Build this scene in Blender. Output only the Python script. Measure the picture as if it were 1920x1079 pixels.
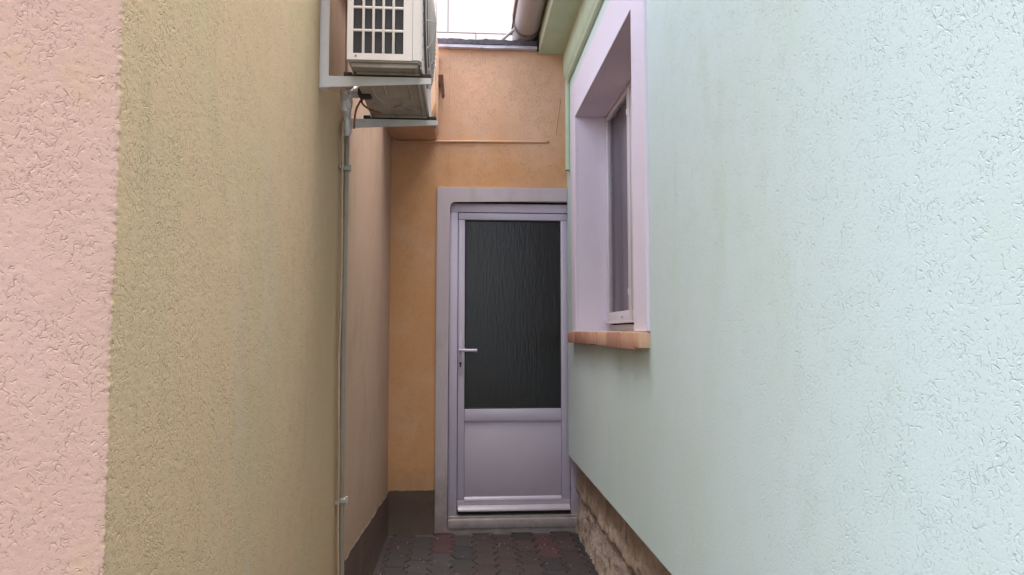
import bpy, bmesh, math, random
import numpy as np
from mathutils import Vector, Matrix

random.seed(7)
rng = np.random.default_rng(11)
for o in list(bpy.data.objects):
    bpy.data.objects.remove(o, do_unlink=True)
scene = bpy.context.scene
COL = scene.collection
R = math.radians

# ------------------------------------------------------------------ camera
cd = bpy.data.cameras.new('camera')
cam = bpy.data.objects.new('camera', cd)
COL.objects.link(cam)
cam.location = (0, 0, 1.316)
cam.rotation_euler = (R(90 + 3.655), 0, R(-3.97))
cd.sensor_width = 36
cd.lens = 24.8
cd.clip_start = 0.02
cd.clip_end = 3000
scene.camera = cam

# ------------------------------------------------------------------ sky, sun, exposure
SUN_ELEV, SUN_AZ = 83.0, 75.0          # azimuth clockwise from +Y: veiled sun high over the right-hand roof
w = bpy.data.worlds.new('World')
scene.world = w
w.use_nodes = True
nt = w.node_tree
nt.nodes.clear()
sky = nt.nodes.new('ShaderNodeTexSky')
sky.sky_type = 'NISHITA'
sky.sun_disc = False
sky.sun_elevation = R(SUN_ELEV)
sky.sun_rotation = R(SUN_AZ)
sky.air_density = 1.0
sky.dust_density = 4.0
sky.ozone_density = 1.0
hsv = nt.nodes.new('ShaderNodeHueSaturation')     # thin cloud: the blue is washed out
hsv.inputs['Saturation'].default_value = 0.42
bg = nt.nodes.new('ShaderNodeBackground')
bg.inputs['Strength'].default_value = 0.15
wo = nt.nodes.new('ShaderNodeOutputWorld')
nt.links.new(sky.outputs[0], hsv.inputs['Color'])
nt.links.new(hsv.outputs[0], bg.inputs['Color'])
nt.links.new(bg.outputs[0], wo.inputs['Surface'])

sd = bpy.data.lights.new('sun', 'SUN')
sd.energy = 1.2
sd.angle = R(60)
sd.color = (1.0, 0.96, 0.9)
sun = bpy.data.objects.new('sun', sd)
COL.objects.link(sun)
az, el = R(SUN_AZ), R(SUN_ELEV)
to_sun = Vector((math.sin(az) * math.cos(el), math.cos(az) * math.cos(el), math.sin(el)))
sun.rotation_euler = (-to_sun).to_track_quat('-Z', 'Y').to_euler()
sun.location = (3, -6, 12)

vs = scene.view_settings
vs.view_transform = 'Standard'
vs.look = 'None'
vs.gamma = 1
vs.use_curve_mapping = False
vs.exposure = 2.27
scene.cycles.max_bounces = 8
scene.cycles.diffuse_bounces = 3
scene.cycles.transparent_max_bounces = 12

# ------------------------------------------------------------------ object helpers
def put(o, parent=None, label=None, cat=None, group=None, kind=None):
    if parent is not None:
        o.parent = parent
        o.matrix_parent_inverse = Matrix.Translation(world_loc(parent)).inverted()
    if label: o['label'] = label
    if cat: o['category'] = cat
    if group: o['group'] = group
    if kind: o['kind'] = kind
    return o

def world_loc(o):
    # every object here is either an unrotated Empty or a mesh whose vertices are in world coordinates
    return Vector(o.location)

def thing(name, loc, label, cat, group=None):
    e = bpy.data.objects.new(name, None)
    e.empty_display_size = 0.1
    e.location = loc
    COL.objects.link(e)
    return put(e, None, label, cat, group)

def link(name, bm, mat, parent=None, smooth=False, **k):
    me = bpy.data.meshes.new(name)
    bmesh.ops.recalc_face_normals(bm, faces=bm.faces[:])
    if smooth:
        for f in bm.faces: f.smooth = True
    bm.to_mesh(me)
    bm.free()
    if smooth and smooth is not True:
        me.set_sharp_from_angle(angle=R(smooth))
    for m in (mat if isinstance(mat, (list, tuple)) else [mat]):
        me.materials.append(m)
    o = bpy.data.objects.new(name, me)
    COL.objects.link(o)
    return put(o, parent, **k)

def mesh_obj(name, verts, faces, mat, parent=None, smooth=False, **k):
    me = bpy.data.meshes.new(name)
    me.from_pydata([tuple(v) for v in verts], [], faces)
    me.update()
    if smooth:
        me.polygons.foreach_set('use_smooth', [True] * len(me.polygons))
        if smooth is not True:
            me.set_sharp_from_angle(angle=R(smooth))
    me.materials.append(mat)
    o = bpy.data.objects.new(name, me)
    COL.objects.link(o)
    return put(o, parent, **k)

def box(bm, x0, x1, y0, y1, z0, z1, bev=0.0, seg=2):
    vs_ = [bm.verts.new((x, y, z)) for x in (x0, x1) for y in (y0, y1) for z in (z0, z1)]
    idx = [(0, 1, 3, 2), (4, 6, 7, 5), (0, 4, 5, 1), (2, 3, 7, 6), (0, 2, 6, 4), (1, 5, 7, 3)]
    fs = [bm.faces.new([vs_[i] for i in q]) for q in idx]
    if bev > 0:
        es = list({e for f in fs for e in f.edges})
        bmesh.ops.bevel(bm, geom=es, offset=bev, segments=seg, profile=0.5, affect='EDGES')

def boxes(name, lst, mat, parent=None, bev=0.0, smooth=False, **k):
    bm = bmesh.new()
    for b in lst:
        box(bm, *b, bev=bev)
    return link(name, bm, mat, parent, smooth=(40 if bev else smooth), **k)

def prism_x(bm, poly, x0, x1):
    """poly: list of (y,z); extruded along x"""
    a = [bm.verts.new((x0, y, z)) for y, z in poly]
    b = [bm.verts.new((x1, y, z)) for y, z in poly]
    n = len(poly)
    for i in range(n):
        bm.faces.new((a[i], a[(i + 1) % n], b[(i + 1) % n], b[i]))
    bm.faces.new(a[::-1]); bm.faces.new(b)

def prism_y(bm, poly, y0, y1):
    """poly: list of (x,z); extruded along y"""
    a = [bm.verts.new((x, y0, z)) for x, z in poly]
    b = [bm.verts.new((x, y1, z)) for x, z in poly]
    n = len(poly)
    for i in range(n):
        bm.faces.new((a[i], a[(i + 1) % n], b[(i + 1) % n], b[i]))
    bm.faces.new(a[::-1]); bm.faces.new(b)

def spline(pts, n=8):
    P = [Vector(p) for p in pts]
    P = [P[0] * 2 - P[1]] + P + [P[-1] * 2 - P[-2]]
    out = []
    for i in range(1, len(P) - 2):
        p0, p1, p2, p3 = P[i - 1:i + 3]
        for k in range(n):
            t = k / n
            out.append(0.5 * ((2 * p1) + (p2 - p0) * t + (2 * p0 - 5 * p1 + 4 * p2 - p3) * t * t
                              + (3 * p1 - p0 - 3 * p2 + p3) * t ** 3))
    out.append(P[-2])
    return out

def tube(bm, pts, rad, seg=10, cap=True):
    pts = [Vector(p) for p in pts]
    rads = rad if isinstance(rad, (list, tuple)) else [rad] * len(pts)
    rings = []
    up = None
    for i, p in enumerate(pts):
        d = (pts[min(i + 1, len(pts) - 1)] - pts[max(i - 1, 0)]).normalized()
        if up is None:
            up = Vector((0, 0, 1)) if abs(d.z) < 0.9 else Vector((0, 1, 0))
        s = d.cross(up).normalized()
        up = s.cross(d).normalized()
        rings.append([bm.verts.new(p + (s * math.cos(2 * math.pi * k / seg) + up * math.sin(2 * math.pi * k / seg)) * rads[i])
                      for k in range(seg)])
    for a, b in zip(rings, rings[1:]):
        for k in range(seg):
            bm.faces.new((a[k], a[(k + 1) % seg], b[(k + 1) % seg], b[k]))
    if cap:
        bm.faces.new(rings[0][::-1]); bm.faces.new(rings[-1])

# value noise for real relief
class VNoise:
    def __init__(s, seed):
        s.t = np.random.default_rng(seed).random((256, 256))
    def __call__(s, u, v):
        u = np.asarray(u, float); v = np.asarray(v, float)
        iu = np.floor(u).astype(int); iv = np.floor(v).astype(int)
        fu = u - iu; fv = v - iv
        fu = fu * fu * (3 - 2 * fu); fv = fv * fv * (3 - 2 * fv)
        g = lambda a, b: s.t[a % 256, b % 256]
        return ((g(iu, iv) * (1 - fu) + g(iu + 1, iv) * fu) * (1 - fv)
                + (g(iu, iv + 1) * (1 - fu) + g(iu + 1, iv + 1) * fu) * fv) - 0.5
N1, N2, N3, N4 = VNoise(1), VNoise(2), VNoise(3), VNoise(4)

def grid_obj(name, us, vs_, fn, mat, parent=None, smooth=True, **k):
    U, V = np.meshgrid(us, vs_, indexing='ij')
    X, Y, Z = fn(U, V)
    co = np.stack([X, Y, Z], -1).reshape(-1, 3)
    nu, nv = U.shape
    i = np.arange(nu - 1)[:, None] * nv + np.arange(nv - 1)[None, :]
    q = np.stack([i, i + nv, i + nv + 1, i + 1], -1).reshape(-1, 4)
    me = bpy.data.meshes.new(name)
    me.vertices.add(len(co)); me.vertices.foreach_set('co', co.ravel())
    me.loops.add(q.size); me.loops.foreach_set('vertex_index', q.ravel().astype(np.int32))
    me.polygons.add(len(q)); me.polygons.foreach_set('loop_start', (np.arange(len(q)) * 4).astype(np.int32))
    me.update(calc_edges=True); me.validate()
    if smooth:
        me.polygons.foreach_set('use_smooth', [True] * len(me.polygons))
    me.materials.append(mat)
    o = bpy.data.objects.new(name, me)
    COL.objects.link(o)
    return put(o, parent, **k)

# ------------------------------------------------------------------ material helpers
class NT:
    def __init__(s, name):
        s.m = bpy.data.materials.new(name)
        s.m.use_nodes = True
        s.t = s.m.node_tree
        s.b = s.t.nodes['Principled BSDF']
        s.tc = s.n('ShaderNodeTexCoord').outputs['Object']
    def n(s, typ, **kw):
        nd = s.t.nodes.new(typ)
        for k, v in kw.items():
            setattr(nd, k, v)
        return nd
    def l(s, a, b): s.t.links.new(a, b)
    def setin(s, sock, v):
        if isinstance(v, bpy.types.NodeSocket): s.l(v, sock)
        else: sock.default_value = v
    def mapping(s, scale=(1, 1, 1), loc=(0, 0, 0), src=None):
        m = s.n('ShaderNodeMapping')
        s.l(src or s.tc, m.inputs[0])
        m.inputs['Scale'].default_value = scale
        m.inputs['Location'].default_value = loc
        return m.outputs[0]
    def noise(s, vec, scale, detail=2, rough=0.5, dist=0.0, color=False):
        m = s.n('ShaderNodeTexNoise')
        s.l(vec, m.inputs['Vector'])
        m.inputs['Scale'].default_value = scale
        m.inputs['Detail'].default_value = detail
        m.inputs['Roughness'].default_value = rough
        m.inputs['Distortion'].default_value = dist
        return m.outputs['Color' if color else 'Fac']
    def voro(s, vec, scale, feature='F1'):
        m = s.n('ShaderNodeTexVoronoi', feature=feature)
        s.l(vec, m.inputs['Vector'])
        m.inputs['Scale'].default_value = scale
        return m.outputs['Distance']
    def math(s, op, a, b=0.0, c=0.0):
        m = s.n('ShaderNodeMath', operation=op)
        s.setin(m.inputs[0], a); s.setin(m.inputs[1], b); s.setin(m.inputs[2], c)
        return m.outputs[0]
    def rng(s, v, a, b, c=0.0, d=1.0, smooth=True):
        m = s.n('ShaderNodeMapRange', interpolation_type='SMOOTHSTEP' if smooth else 'LINEAR')
        s.setin(m.inputs[0], v)
        for i, x in zip((1, 2, 3, 4), (a, b, c, d)):
            m.inputs[i].default_value = x
        return m.outputs[0]
    def mix(s, fac, a, b):
        m = s.n('ShaderNodeMix', data_type='RGBA')
        s.setin(m.inputs[0], fac)
        for sock, v in ((m.inputs[6], a), (m.inputs[7], b)):
            if isinstance(v, bpy.types.NodeSocket): s.l(v, sock)
            else: sock.default_value = (*v[:3], 1)
        return m.outputs[2]
    def mul(s, col, fac):
        """colour times a grey factor socket"""
        m = s.n('ShaderNodeVectorMath', operation='SCALE')
        if isinstance(col, bpy.types.NodeSocket): s.l(col, m.inputs[0])
        else: m.inputs[0].default_value = col[:3]
        s.setin(m.inputs['Scale'], fac)
        return m.outputs[0]
    def warp(s, vec, scale, amt):
        c = s.noise(vec, scale, 2, color=True)
        a = s.n('ShaderNodeVectorMath', operation='SUBTRACT')
        s.l(c, a.inputs[0]); a.inputs[1].default_value = (.5, .5, .5)
        b = s.n('ShaderNodeVectorMath', operation='SCALE')
        s.l(a.outputs[0], b.inputs[0]); b.inputs['Scale'].default_value = amt
        d = s.n('ShaderNodeVectorMath', operation='ADD')
        s.l(vec, d.inputs[0]); s.l(b.outputs[0], d.inputs[1])
        return d.outputs[0]
    def bump(s, h, strength, dist=0.003, normal=None):
        b = s.n('ShaderNodeBump')
        s.l(h, b.inputs['Height'])
        b.inputs['Strength'].default_value = strength
        b.inputs['Distance'].default_value = dist
        if normal is not None: s.l(normal, b.inputs['Normal'])
        return b.outputs[0]
    def done(s, col=None, rough=0.6, normal=None, metal=0.0, spec=None, **kw):
        if col is not None:
            if isinstance(col, bpy.types.NodeSocket): s.l(col, s.b.inputs['Base Color'])
            else: s.b.inputs['Base Color'].default_value = (*col[:3], 1)
        s.setin(s.b.inputs['Roughness'], rough)
        s.b.inputs['Metallic'].default_value = metal
        if spec is not None: s.b.inputs['Specular IOR Level'].default_value = spec
        if normal is not None: s.l(normal, s.b.inputs['Normal'])
        for k, v in kw.items():
            s.setin(s.b.inputs[k.replace('_', ' ')], v)
        return s.m

def stucco(name, base, tints=(), depth=0.0014, size=1.0, axis='Y', dens=0.0, grain=1.0, seed=0.0, full=True):
    """scratched plaster: short curved strokes left by rolled grains, clustered, on a sandy ground.
       tints: (colour, scale xyz, threshold lo, hi, amount, seed) blotches of weathered paint"""
    t = NT(name)
    sp = t.n('ShaderNodeSeparateXYZ'); t.l(t.tc, sp.inputs[0])
    a_, b_ = (sp.outputs['Y'], sp.outputs['X']) if axis == 'Y' else (sp.outputs['X'], sp.outputs['Y'])
    cb = t.n('ShaderNodeCombineXYZ')
    t.l(t.math('MULTIPLY_ADD', b_, .7, a_), cb.inputs[0])
    t.l(t.math('MULTIPLY_ADD', b_, .5, sp.outputs['Z']), cb.inputs[1])
    p = t.mapping((1, 1, 1), (seed, seed * 1.3, 0), cb.outputs[0])
    def noise2(vec, scale, detail=2, rough=.5, color=False):
        m = t.n('ShaderNodeTexNoise', noise_dimensions='2D')
        t.l(vec, m.inputs['Vector'])
        m.inputs['Scale'].default_value = scale; m.inputs['Detail'].default_value = detail; m.inputs['Roughness'].default_value = rough
        return m.outputs['Color' if color else 'Fac']
    def vm(op, x, y):
        m = t.n('ShaderNodeVectorMath', operation=op)
        for i, v in enumerate((x, y)):
            if isinstance(v, bpy.types.NodeSocket): t.l(v, m.inputs[i])
            else: m.inputs[i].default_value = v
        return m.outputs[0]
    wc = vm('SUBTRACT', noise2(p, 95 / size, 1.5, color=True), (.5, .5, .5))
    pw = vm('ADD', p, vm('MULTIPLY', wc, (.011 * size, .011 * size, 0)))
    clus = noise2(p, 11 / size, 3, .6)
    def strokes(scale, ln, wid, thr, curv, off):
        v = t.n('ShaderNodeTexVoronoi', voronoi_dimensions='2D', feature='F1')
        q = vm('ADD', pw, (off, off * .7, 0))
        t.l(q, v.inputs['Vector']); v.inputs['Scale'].default_value = scale / size
        d = vm('SUBTRACT', q, v.outputs['Position'])
        ds = t.n('ShaderNodeSeparateXYZ'); t.l(d, ds.inputs[0])
        cs = t.n('ShaderNodeSeparateColor'); t.l(v.outputs['Color'], cs.inputs[0])
        ang = t.math('MULTIPLY_ADD', cs.outputs[0], 2.6, -1.3)
        ca, sa = t.math('COSINE', ang), t.math('SINE', ang)
        u = t.math('SUBTRACT', t.math('MULTIPLY', ds.outputs[0], ca), t.math('MULTIPLY', ds.outputs[1], sa))
        w_ = t.math('ADD', t.math('MULTIPLY', ds.outputs[0], sa), t.math('MULTIPLY', ds.outputs[1], ca))
        k = t.math('MULTIPLY_ADD', cs.outputs[1], 2 * curv, -curv)
        u = t.math('MULTIPLY_ADD', t.math('MULTIPLY', w_, w_), k, u)
        across = t.rng(t.math('ABSOLUTE', u), wid * size * .15, wid * size, 1, 0)
        along = t.rng(t.math('ABSOLUTE', w_), ln * size * .45, ln * size, 1, 0)
        gate = t.math('SUBTRACT', t.math('MULTIPLY_ADD', clus, 2.3, t.math('MULTIPLY', cs.outputs[2], .8)), thr + .40 - dens)
        return t.math('MULTIPLY', t.math('MULTIPLY', across, along), t.rng(gate, 0, .12))
    B = strokes(100, .0058, .0017, 1.15, 90, 3.7)
    A = strokes(52, .0115, .0022, 1.27, 42, 0.0) if full else None
    fine = noise2(p, 620, 2, .6)
    mid = noise2(p, 130 / size, 2, .5)
    pits = t.rng(mid, .28, .42, -.30, 0.0)
    h = t.math('MULTIPLY_ADD', mid, .22, pits)
    h = t.math('MULTIPLY_ADD', B, -.85, h)
    if full: h = t.math('MULTIPLY_ADD', A, -1.0, h)
    h = t.math('MULTIPLY_ADD', fine, .22 * grain, h)
    nrm = t.bump(h, 1.0, depth)
    col = t.mix(1.0, base, base)
    for c, sc, lo, hi, amt, sd_ in tints:
        f = t.noise(t.mapping(sc, (sd_, sd_ * 1.7, sd_ * .6)), 1.0, 4, .62)
        col = t.mix(t.math('MULTIPLY', t.rng(f, lo, hi), amt), col, c)
    speck = t.rng(noise2(vm('ADD', p, (7.7, 3.1, 0)), 150 / size, 2, .7), .66, .74)      # soot specks
    col = t.mix(t.math('MULTIPLY', speck, .38), col, tuple(x * .45 for x in base))
    col = t.mul(col, t.rng(fine, .25, .75, .93, 1.07, False))
    return t.done(col, 0.95, nrm, spec=.12)

def stucco_upper_tint(m):
    """paler, pinker tint on the upper part of the wall, ragged lower limit"""
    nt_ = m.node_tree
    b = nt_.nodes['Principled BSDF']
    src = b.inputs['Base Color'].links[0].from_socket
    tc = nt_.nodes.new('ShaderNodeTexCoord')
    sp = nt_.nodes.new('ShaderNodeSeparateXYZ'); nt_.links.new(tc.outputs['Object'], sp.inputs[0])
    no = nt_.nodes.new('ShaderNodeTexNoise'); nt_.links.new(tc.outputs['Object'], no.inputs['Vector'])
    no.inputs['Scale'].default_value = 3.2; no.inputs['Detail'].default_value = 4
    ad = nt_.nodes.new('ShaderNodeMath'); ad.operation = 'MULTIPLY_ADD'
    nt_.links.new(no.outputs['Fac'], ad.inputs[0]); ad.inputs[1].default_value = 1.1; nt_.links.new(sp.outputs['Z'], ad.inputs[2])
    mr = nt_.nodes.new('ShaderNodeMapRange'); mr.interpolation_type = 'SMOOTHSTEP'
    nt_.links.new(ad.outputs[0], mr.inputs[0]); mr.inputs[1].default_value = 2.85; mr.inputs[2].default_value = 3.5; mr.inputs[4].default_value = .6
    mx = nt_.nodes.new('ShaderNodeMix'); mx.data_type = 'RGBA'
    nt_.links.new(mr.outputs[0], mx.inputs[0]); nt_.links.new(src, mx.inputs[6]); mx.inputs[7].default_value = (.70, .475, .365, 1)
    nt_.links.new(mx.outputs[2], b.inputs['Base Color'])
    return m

def plain(name, col, rough=0.5, var=0.06, vscale=8, bscale=150, bstr=.15, bdist=.001, metal=0.0, dirt=None, spec=None, stretch=(1, 1, 1)):
    t = NT(name)
    p = t.mapping(stretch)
    c = t.mul(col, t.rng(t.noise(p, vscale, 4, .6), .25, .75, 1 - var, 1 + var, False))
    if dirt:
        dc, dsc, lo, hi, amt = dirt
        f = t.noise(t.mapping(dsc, (3, 1, 8)), 1.0, 6, .65)
        c = t.mix(t.math('MULTIPLY', t.rng(f, lo, hi), amt), c, dc)
    n = t.bump(t.noise(p, bscale, 3), bstr, bdist) if bstr else None
    r = t.rng(t.noise(p, vscale * 2.3, 3), .3, .7, rough * .85, min(1, rough * 1.15), False)
    return t.done(c, r, n, metal, spec)

M = {}
M['pink'] = stucco('pink stucco', (.495, .325, .262), [((.49, .335, .215), (7, 7, 5), .54, .72, .6, 2.0), ((.515, .345, .29), (3, 3, 2), .45, .7, .6, 5.0)],
                   depth=.00088, size=.85, axis='X', dens=-.01)
M['yellow'] = stucco('ochre yellow stucco', (.53, .385, .247), [((.485, .385, .24), (4, 2.2, 1.6), .46, .66, .8, 1.0), ((.48, .385, .29), (5, 5, .8), .55, .75, .5, 7.0),
                     ((.57, .42, .275), (6, 6, 3), .58, .75, .4, 3.0), ((.42, .335, .21), (9, 9, 1.2), .60, .74, .45, 15.0)], depth=.00090, size=.72, seed=4, dens=.02)
M['ochre'] = stucco('ochre stucco', (.54, .395, .24), [((.48, .365, .225), (3, 3, 1), .5, .7, .5, 1.0)], depth=.0010, size=.8, seed=7, full=False)
M['peach'] = stucco('peach stucco', (.47, .325, .235), [((.41, .28, .198), (6, 3, 2.2), .48, .7, .6, 4.0), ((.49, .35, .27), (5, 5, 2.5), .5, .7, .6, 9.0), ((.35, .255, .185), (12, 7, 3), .6, .74, .5, 14.0)], depth=.0012, size=.8, seed=9, full=False)
M['orange'] = stucco('orange stucco', (.625, .34, .165), [((.64, .39, .23), (2.2, 2, 2), .47, .65, .7, 2.0), ((.57, .33, .17), (3, 3, 2), .54, .7, .35, 6.0), ((.48, .29, .17), (9, 9, 2.5), .62, .76, .5, 16.0)], depth=.0014, size=.85, axis='X', seed=2, dens=.06)
M['orange'] = stucco_upper_tint(M['orange'])  # paler, pinker tint towards the top
M['green'] = stucco('mint green stucco', (.655, .775, .765), [((.635, .755, .715), (2.2, 2.2, 1.1), .45, .66, .8, 3.0), ((.61, .73, .655), (4, 4, 1.6), .53, .74, .6, 8.0),
                    ((.68, .785, .79), (2, 2, 2), .5, .7, .5, 12.0)], depth=.00080, size=.86, seed=1, dens=-.045)
def splash(m, z0, z1, colour, amt):
    """mud splashed up from the paving: ragged band at the foot"""
    nt_ = m.node_tree
    b = nt_.nodes['Principled BSDF']
    src = b.inputs['Base Color'].links[0].from_socket
    tc = nt_.nodes.new('ShaderNodeTexCoord')
    sp = nt_.nodes.new('ShaderNodeSeparateXYZ'); nt_.links.new(tc.outputs['Object'], sp.inputs[0])
    no = nt_.nodes.new('ShaderNodeTexNoise'); nt_.links.new(tc.outputs['Object'], no.inputs['Vector'])
    no.inputs['Scale'].default_value = 14; no.inputs['Detail'].default_value = 5; no.inputs['Roughness'].default_value = .7
    ad = nt_.nodes.new('ShaderNodeMath'); ad.operation = 'MULTIPLY_ADD'
    nt_.links.new(no.outputs['Fac'], ad.inputs[0]); ad.inputs[1].default_value = (z1 - z0) * 1.3; nt_.links.new(sp.outputs['Z'], ad.inputs[2])
    mr = nt_.nodes.new('ShaderNodeMapRange')
    k = (z1 - z0) * .65
    nt_.links.new(ad.outputs[0], mr.inputs[0]); mr.inputs[1].default_value = z0 + k; mr.inputs[2].default_value = z1 + k
    mr.inputs[3].default_value = amt; mr.inputs[4].default_value = 0
    mx = nt_.nodes.new('ShaderNodeMix'); mx.data_type = 'RGBA'
    nt_.links.new(mr.outputs[0], mx.inputs[0]); nt_.links.new(src, mx.inputs[6]); mx.inputs[7].default_value = (*colour, 1)
    nt_.links.new(mx.outputs[2], b.inputs['Base Color'])
M['green_trim'] = plain('green trim paint', (.50, .60, .45), .75, .08, 6, 90, .25, .0015)
M['surround'] = stucco('white lilac surround', (.81, .73, .84), [((.74, .67, .75), (6, 6, 2), .55, .75, .5, 2.0)], depth=.0006, size=.7, dens=-.1, full=False)
M['door_surround'] = stucco('grey white door surround', (.53, .46, .485), [((.43, .38, .36), (8, 8, 2.5), .5, .72, .6, 2.0)], depth=.0006, size=.7, axis='X', dens=-.1, full=False)
M['brown_plinth'] = stucco('dark brown plinth', (.12, .080, .064), [((.16, .11, .082), (6, 6, 6), .5, .7, .6, 2.0)], depth=.0006, size=.7, dens=-.1, full=False)
M['pvc'] = plain('white door plastic', (.56, .51, .615), .32, .03, 4, 300, .03, dirt=((.55, .5, .5), (9, 9, 5), .6, .8, .25))
M['wpvc'] = plain('white window plastic', (.76, .71, .74), .35, .03, 4, 300, .03)
M['panel'] = plain('door panel plastic', (.53, .47, .55), .42, .04, 3, 300, .04)
M['gasket'] = plain('black gasket', (.02, .02, .02), .6)
splash(M['door_surround'], .02, .55, (.23, .17, .14), .75)
splash(M['pvc'], .08, .24, (.36, .29, .25), .55)
splash(M['panel'], .17, .30, (.36, .30, .28), .45)
splash(M['peach'], .25, .60, (.30, .22, .16), .45)
splash(M['orange'], .24, .50, (.34, .21, .12), .45)
splash(M['brown_plinth'], -.02, .14, (.19, .15, .12), .6)
M['threshold'] = plain('worn concrete threshold', (.36, .31, .30), .85, .15, 14, 90, .5, .002, dirt=((.2, .16, .14), (12, 12, 12), .5, .7, .6))
M['ac_white'] = plain('aged cream casing', (.70, .62, .57), .45, .05, 5, 200, .05, dirt=((.45, .38, .30), (9, 9, 4), .56, .75, .45))
M['ac_base'] = plain('dirty galvanised base', (.43, .37, .31), .55, .15, 9, 60, .2, .002, metal=.15, dirt=((.20, .15, .11), (10, 6, 6), .5, .68, .7))
M['fins'] = plain('coil fins', (.035, .028, .028), .6, .1, 40)
M['bracket'] = plain('bracket paint', (.62, .59, .58), .5, .08, 8, 120, .12, dirt=((.42, .36, .28), (14, 6, 14), .55, .72, .55))
M['rubber'] = plain('rubber', (.045, .032, .03), .8, .1)
M['foil'] = plain('foil tape', (.66, .61, .59), .35, .2, 30, 60, .8, .006, metal=.4)
M['conduit'] = plain('grey conduit', (.33, .275, .215), .6, .1, 15, 200, .1, dirt=((.36, .28, .20), (20, 20, 3), .5, .7, .5))
M['cable'] = plain('cream cable', (.50, .36, .24), .6, .1, 15)
M['copper'] = plain('red brown wire', (.25, .085, .05), .5, .1)
M['clip'] = plain('clip plastic', (.42, .38, .34), .5)
M['zinc'] = plain('zinc gutter', (.37, .34, .345), .42, .12, 6, 30, .1, .002, metal=.2, stretch=(3, .5, 3), dirt=((.34, .29, .27), (8, 2, 8), .5, .7, .5))
M['zinc_dark'] = plain('dark zinc', (.16, .14, .13), .5, .2, 9, 60, .2, .002, metal=.4)
M['bitumen'] = plain('bitumen felt', (.075, .068, .085), .85, .35, 25, 120, .9, .004, dirt=((.22, .2, .24), (14, 14, 30), .55, .7, .6))
M['drip'] = plain('zinc drip edge', (.50, .48, .56), .5, .15, 12, 80, .1, metal=.3, dirt=((.2, .18, .2), (20, 20, 40), .56, .7, .7))
M['rust'] = plain('rust', (.095, .04, .026), .85, .3, 30, 150, .5, .002)
M['rod'] = plain('grey rod', (.45, .42, .42), .5, .05)
M['brick_tile'] = plain('terracotta tile', (.62, .34, .23), .7, .1, 10, 120, .3, .0015, dirt=((.62, .42, .31), (9, 9, 9), .5, .7, .5))
M['tile_a'] = plain('terracotta tile red', (.42, .20, .13), .7, .1, 10, 120, .3, .0015)
M['tile_b'] = plain('terracotta tile sand', (.66, .41, .27), .7, .1, 10, 120, .3, .0015)
M['tile_c'] = plain('terracotta tile rose', (.50, .26, .195), .7, .1, 10, 120, .3, .0015)
M['mortar'] = plain('sill mortar', (.60, .47, .40), .9, .12, 20, 120, .5, .002)
M['white_panel'] = plain('white facade panel', (.66, .585, .57), .5, .02, 1, 50, .02)
M['roof'] = plain('roof tile', (.26, .12, .08), .8, .2, 6)
M['ground'] = plain('ground', (.085, .075, .068), .95, .15, 3, 60, .6, .004)
M['room'] = plain('room', (.06, .06, .065), .9)

# stone plinth
t = NT('rough limestone')
p = t.mapping()
c = t.mix(t.rng(t.noise(p, 7, 5, .62), .38, .62), (.44, .33, .255), (.60, .49, .41))
c = t.mix(t.math('MULTIPLY', t.rng(t.noise(t.mapping((1, .6, 1), (3, 3, 3)), 9, 4), .52, .66), .75), c, (.60, .46, .42))
c = t.mix(t.math('MULTIPLY', t.rng(t.noise(p, 60, 3, .6), .56, .68), .7), c, (.16, .11, .08))
h = t.math('MULTIPLY_ADD', t.noise(p, 110, 4, .7), .6, t.noise(p, 28, 4, .6))
M['stone'] = t.done(c, .95, t.bump(h, 1.0, .014), spec=.1)
t = NT('brown render')
p = t.mapping()
c = t.mix(t.rng(t.noise(p, 5, 5, .62), .38, .65), (.40, .285, .205), (.54, .42, .33))
c = t.mix(t.math('MULTIPLY', t.rng(t.noise(t.mapping((1, 1, 1), (9, 3, 3)), 14, 4), .54, .68), .8), c, (.47, .35, .29))
h = t.math('MULTIPLY_ADD', t.noise(p, 140, 4, .7), .4, t.noise(p, 22, 4, .6))
M['stone_up'] = t.done(c, .95, t.bump(h, 1.0, .012), spec=.1)

# pavers
def paver_mat(name, ca, cb):
    t = NT(name)
    oi = t.n('ShaderNodeObjectInfo').outputs['Random']
    c = t.mix(t.rng(oi, 0, 1, 0, 1, False), ca, cb)
    p = t.mapping()
    c = t.mul(c, t.rng(t.noise(p, 30, 5, .65), .25, .75, .78, 1.22, False))
    c = t.mix(t.math('MULTIPLY', t.rng(t.noise(p, 11, 4, .6), .52, .7), .45), c, (.062, .052, .049))
    h = t.math('MULTIPLY_ADD', t.noise(p, 300, 3, .7), .5, t.noise(p, 40, 3))
    return t.done(c, .82, t.bump(h, .5, .003), spec=.35)
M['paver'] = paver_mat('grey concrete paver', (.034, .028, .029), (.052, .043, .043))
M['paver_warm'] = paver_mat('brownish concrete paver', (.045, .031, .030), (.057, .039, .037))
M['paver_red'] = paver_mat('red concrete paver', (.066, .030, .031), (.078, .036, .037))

# ribbed dark glass of the door
t = NT('rippled dark glass')
p = t.mapping((1, 1, .12))
pw = t.warp(p, 22, .018)
a = t.noise(pw, 75, 2, .5)
b = t.noise(t.mapping((1, 1, .30), (4, 4, 4)), 48, 3, .5)
h = t.math('MULTIPLY_ADD', b, .7, a)
M['rippled'] = t.done((.020, .021, .024), .24, t.bump(h, .30, .003), spec=.4, Transmission_Weight=.3, IOR=1.5)

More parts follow.
